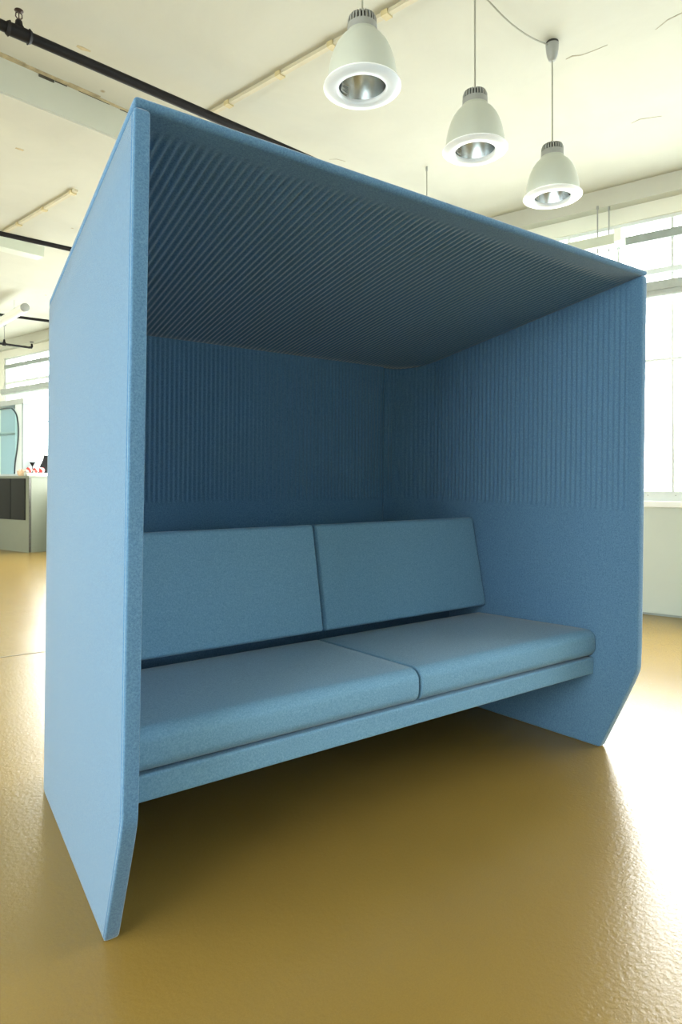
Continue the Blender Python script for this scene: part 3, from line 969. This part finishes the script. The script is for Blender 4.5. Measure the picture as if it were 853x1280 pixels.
for k in range(40):
    th = random.uniform(0, 2 * PI); r = random.uniform(0, .045); z = random.uniform(0, .04) * (1 - r / .1) + .012
    q = Vector((p.x, p.y, p.z)) + cu * (r * math.cos(th)) + cv * (r * math.sin(th)) + Vector((0, 0, z))
    d_ = Vector((random.uniform(-1, 1), random.uniform(-1, 1), random.uniform(-.2, .8))).normalized() * .02
    m.tube([q, q + d_ * .5 + Vector((0, 0, .006)), q + d_], [.008, .012, .006], 0, 6)
o = tag(m.build('straw_heap', M['beige']), 'low heap of beige straw between cabinet and red and white balls', 'straw'); o['kind'] = 'stuff'
labs = ['leftmost of three red and white balls on the white tray', 'middle one of three red and white balls on the white tray', 'red and white ball nearest the booth on the white tray']
for i, (b, mm) in enumerate(((.045, 0), (.165, 1), (.265, 0))):
    p = cpt(.075, b, 1.322)
    m = Mesh(); r = .048
    prof = [(r * math.sin(PI * k / 16) + 1e-4, r - r * math.cos(PI * k / 16)) for k in range(17)]
    m.lathe(prof, 0, 24, p)
    m2 = []
    for fi, f in enumerate(m.f):
        cz = sum((Vector(m.v[v]) - p).z for v in f) / 4; cx = sum((Vector(m.v[v]) - p).dot(cv) for v in f) / 4
        w_ = math.sin(cx * 90 + cz * 60 + i)
        m.m[fi] = 1 if w_ > (-.45 if mm == 0 else -.2) else 0
    tag(m.build('ball', [M['white'], M['red']]), labs[i], 'ball', 'red and white balls on the counter')
p = cpt(.070, .10, 1.322)
tag(Mesh().lathe([(0, 0), (.03, 0), (.03, .005), (.005, .012), (.005, .105), (.010, .115), (.045, .175), (.040, .175), (.006, .118), (0, .116)], 0, 24, p).build('funnel_stand', M['black']),
    'small black funnel-shaped stand standing between the first two red and white balls', 'stand')
# leaning white menu board with its black easel
t = thing('menu_board', 'white board leaning on a black easel at the near counter end', 'board', tuple(cpt(.2, .32, 1.272)))
m = Mesh()
bq = [cpt(.17, .13, 1.275), cpt(.17, .20, 1.275), cpt(.17, .38, 1.64), cpt(.17, .31, 1.64)]
m.add(bq + [q + cu * .012 for q in bq], [(0, 1, 2, 3), (7, 6, 5, 4), (0, 4, 5, 1), (1, 5, 6, 2), (2, 6, 7, 3), (3, 7, 4, 0)], 0, False)
m.build('board', M['white'], t)
m = Mesh()
bq = [cpt(.152, .225, 1.275), cpt(.152, .42, 1.275), cpt(.152, .42, 1.63), cpt(.152, .37, 1.63)]
m.add(bq + [q + cu * .016 for q in bq], [(0, 1, 2, 3), (7, 6, 5, 4), (0, 4, 5, 1), (1, 5, 6, 2), (2, 6, 7, 3), (3, 7, 4, 0)], 0, False)
m.build('easel', M['black'], t)

# ------------------------------------------------------------------ light
SKY = 24.0
w = bpy.data.worlds.new('sky'); bpy.context.scene.world = w
w.use_nodes = True
bg = w.node_tree.nodes['Background']
bg.inputs['Color'].default_value = (0.93, 0.975, 1.0, 1)
bg.inputs['Strength'].default_value = SKY
# bright overcast sky above, darker streets and roofs below the horizon
wn = w.node_tree
tcw = nd(wn, 'ShaderNodeTexCoord'); sx = nd(wn, 'ShaderNodeSeparateXYZ')
wn.links.new(tcw.outputs['Generated'], sx.inputs[0])
mrw = nd(wn, 'ShaderNodeMapRange'); mrw.inputs['From Min'].default_value = -.06; mrw.inputs['From Max'].default_value = .04
wn.links.new(sx.outputs['Z'], mrw.inputs['Value'])
mxw = nd(wn, 'ShaderNodeMix', _data_type='RGBA')
mxw.inputs[6].default_value = (0.46, 0.47, 0.46, 1); mxw.inputs[7].default_value = (1.0, 0.972, 0.93, 1)
wn.links.new(mrw.outputs['Result'], mxw.inputs[0]); wn.links.new(mxw.outputs[2], bg.inputs['Color'])

def portal(loc, rot_to, sx, sy):
    """daylight sampling aid at a window opening (gives no light of its own)"""
    l = bpy.data.lights.new('window_portal', 'AREA'); l.shape = 'RECTANGLE'; l.size = sx; l.size_y = sy
    l.cycles.is_portal = True
    o = bpy.data.objects.new('window_portal', l); COL.objects.link(o)
    z = -Vector(rot_to).normalized()
    x = RD.copy() if abs(z.z) > .9 else Vector((0, 0, 1)).cross(z).normalized()
    y = z.cross(x)
    o.matrix_world = Matrix.Translation(loc) @ Matrix((x, y, z)).transposed().to_4x4()
for a, b in BAYS: portal(rm((a + b) / 2, -.30, 2.25), RQ, b - a, 2.5)
for a, b in LB: portal(rm((a + b) / 2, Q1 + .30, 2.25), -RQ, b - a, 2.5)
for a, b in FB: portal(rm(S1 + .30, (a + b) / 2, 2.25), -RD, b - a, 2.5)



# ------------------------------------------------------------------ camera
cam = bpy.data.cameras.new('camera')
co = bpy.data.objects.new('camera', cam); COL.objects.link(co)
cam.sensor_fit = 'VERTICAL'; cam.sensor_height = 36.0; cam.sensor_width = 24.0
F = 821.145; CX = 410.46; CY = 599.44
cam.lens = F / 1280 * 36
cam.shift_x = (426.5 - CX) / 1280
cam.shift_y = (CY - 640) / 1280
cam.clip_start = .02; cam.clip_end = 100
R_ = Vector((0.81334828, -0.58177707, 0.0000934)); U_ = Vector((-0.00265784, -0.00355524, 0.99999)); F_ = Vector((0.58177101, 0.81334052, 0.00443792))
co.matrix_world = Matrix.Translation((-0.49929522, -1.50812143, 1.16181449)) @ Matrix((R_, U_, -F_)).transposed().to_4x4()
sc = bpy.context.scene
sc.camera = co
sc.view_settings.view_transform = 'Standard'
sc.view_settings.look = 'None'
sc.view_settings.gamma = 1
sc.view_settings.use_curve_mapping = False
sc.view_settings.exposure = 0.0
sc.cycles.use_denoising = True
sc.cycles.max_bounces = 12
sc.cycles.diffuse_bounces = 8
sc.cycles.transparent_max_bounces = 12
sc.cycles.sample_clamp_indirect = 10
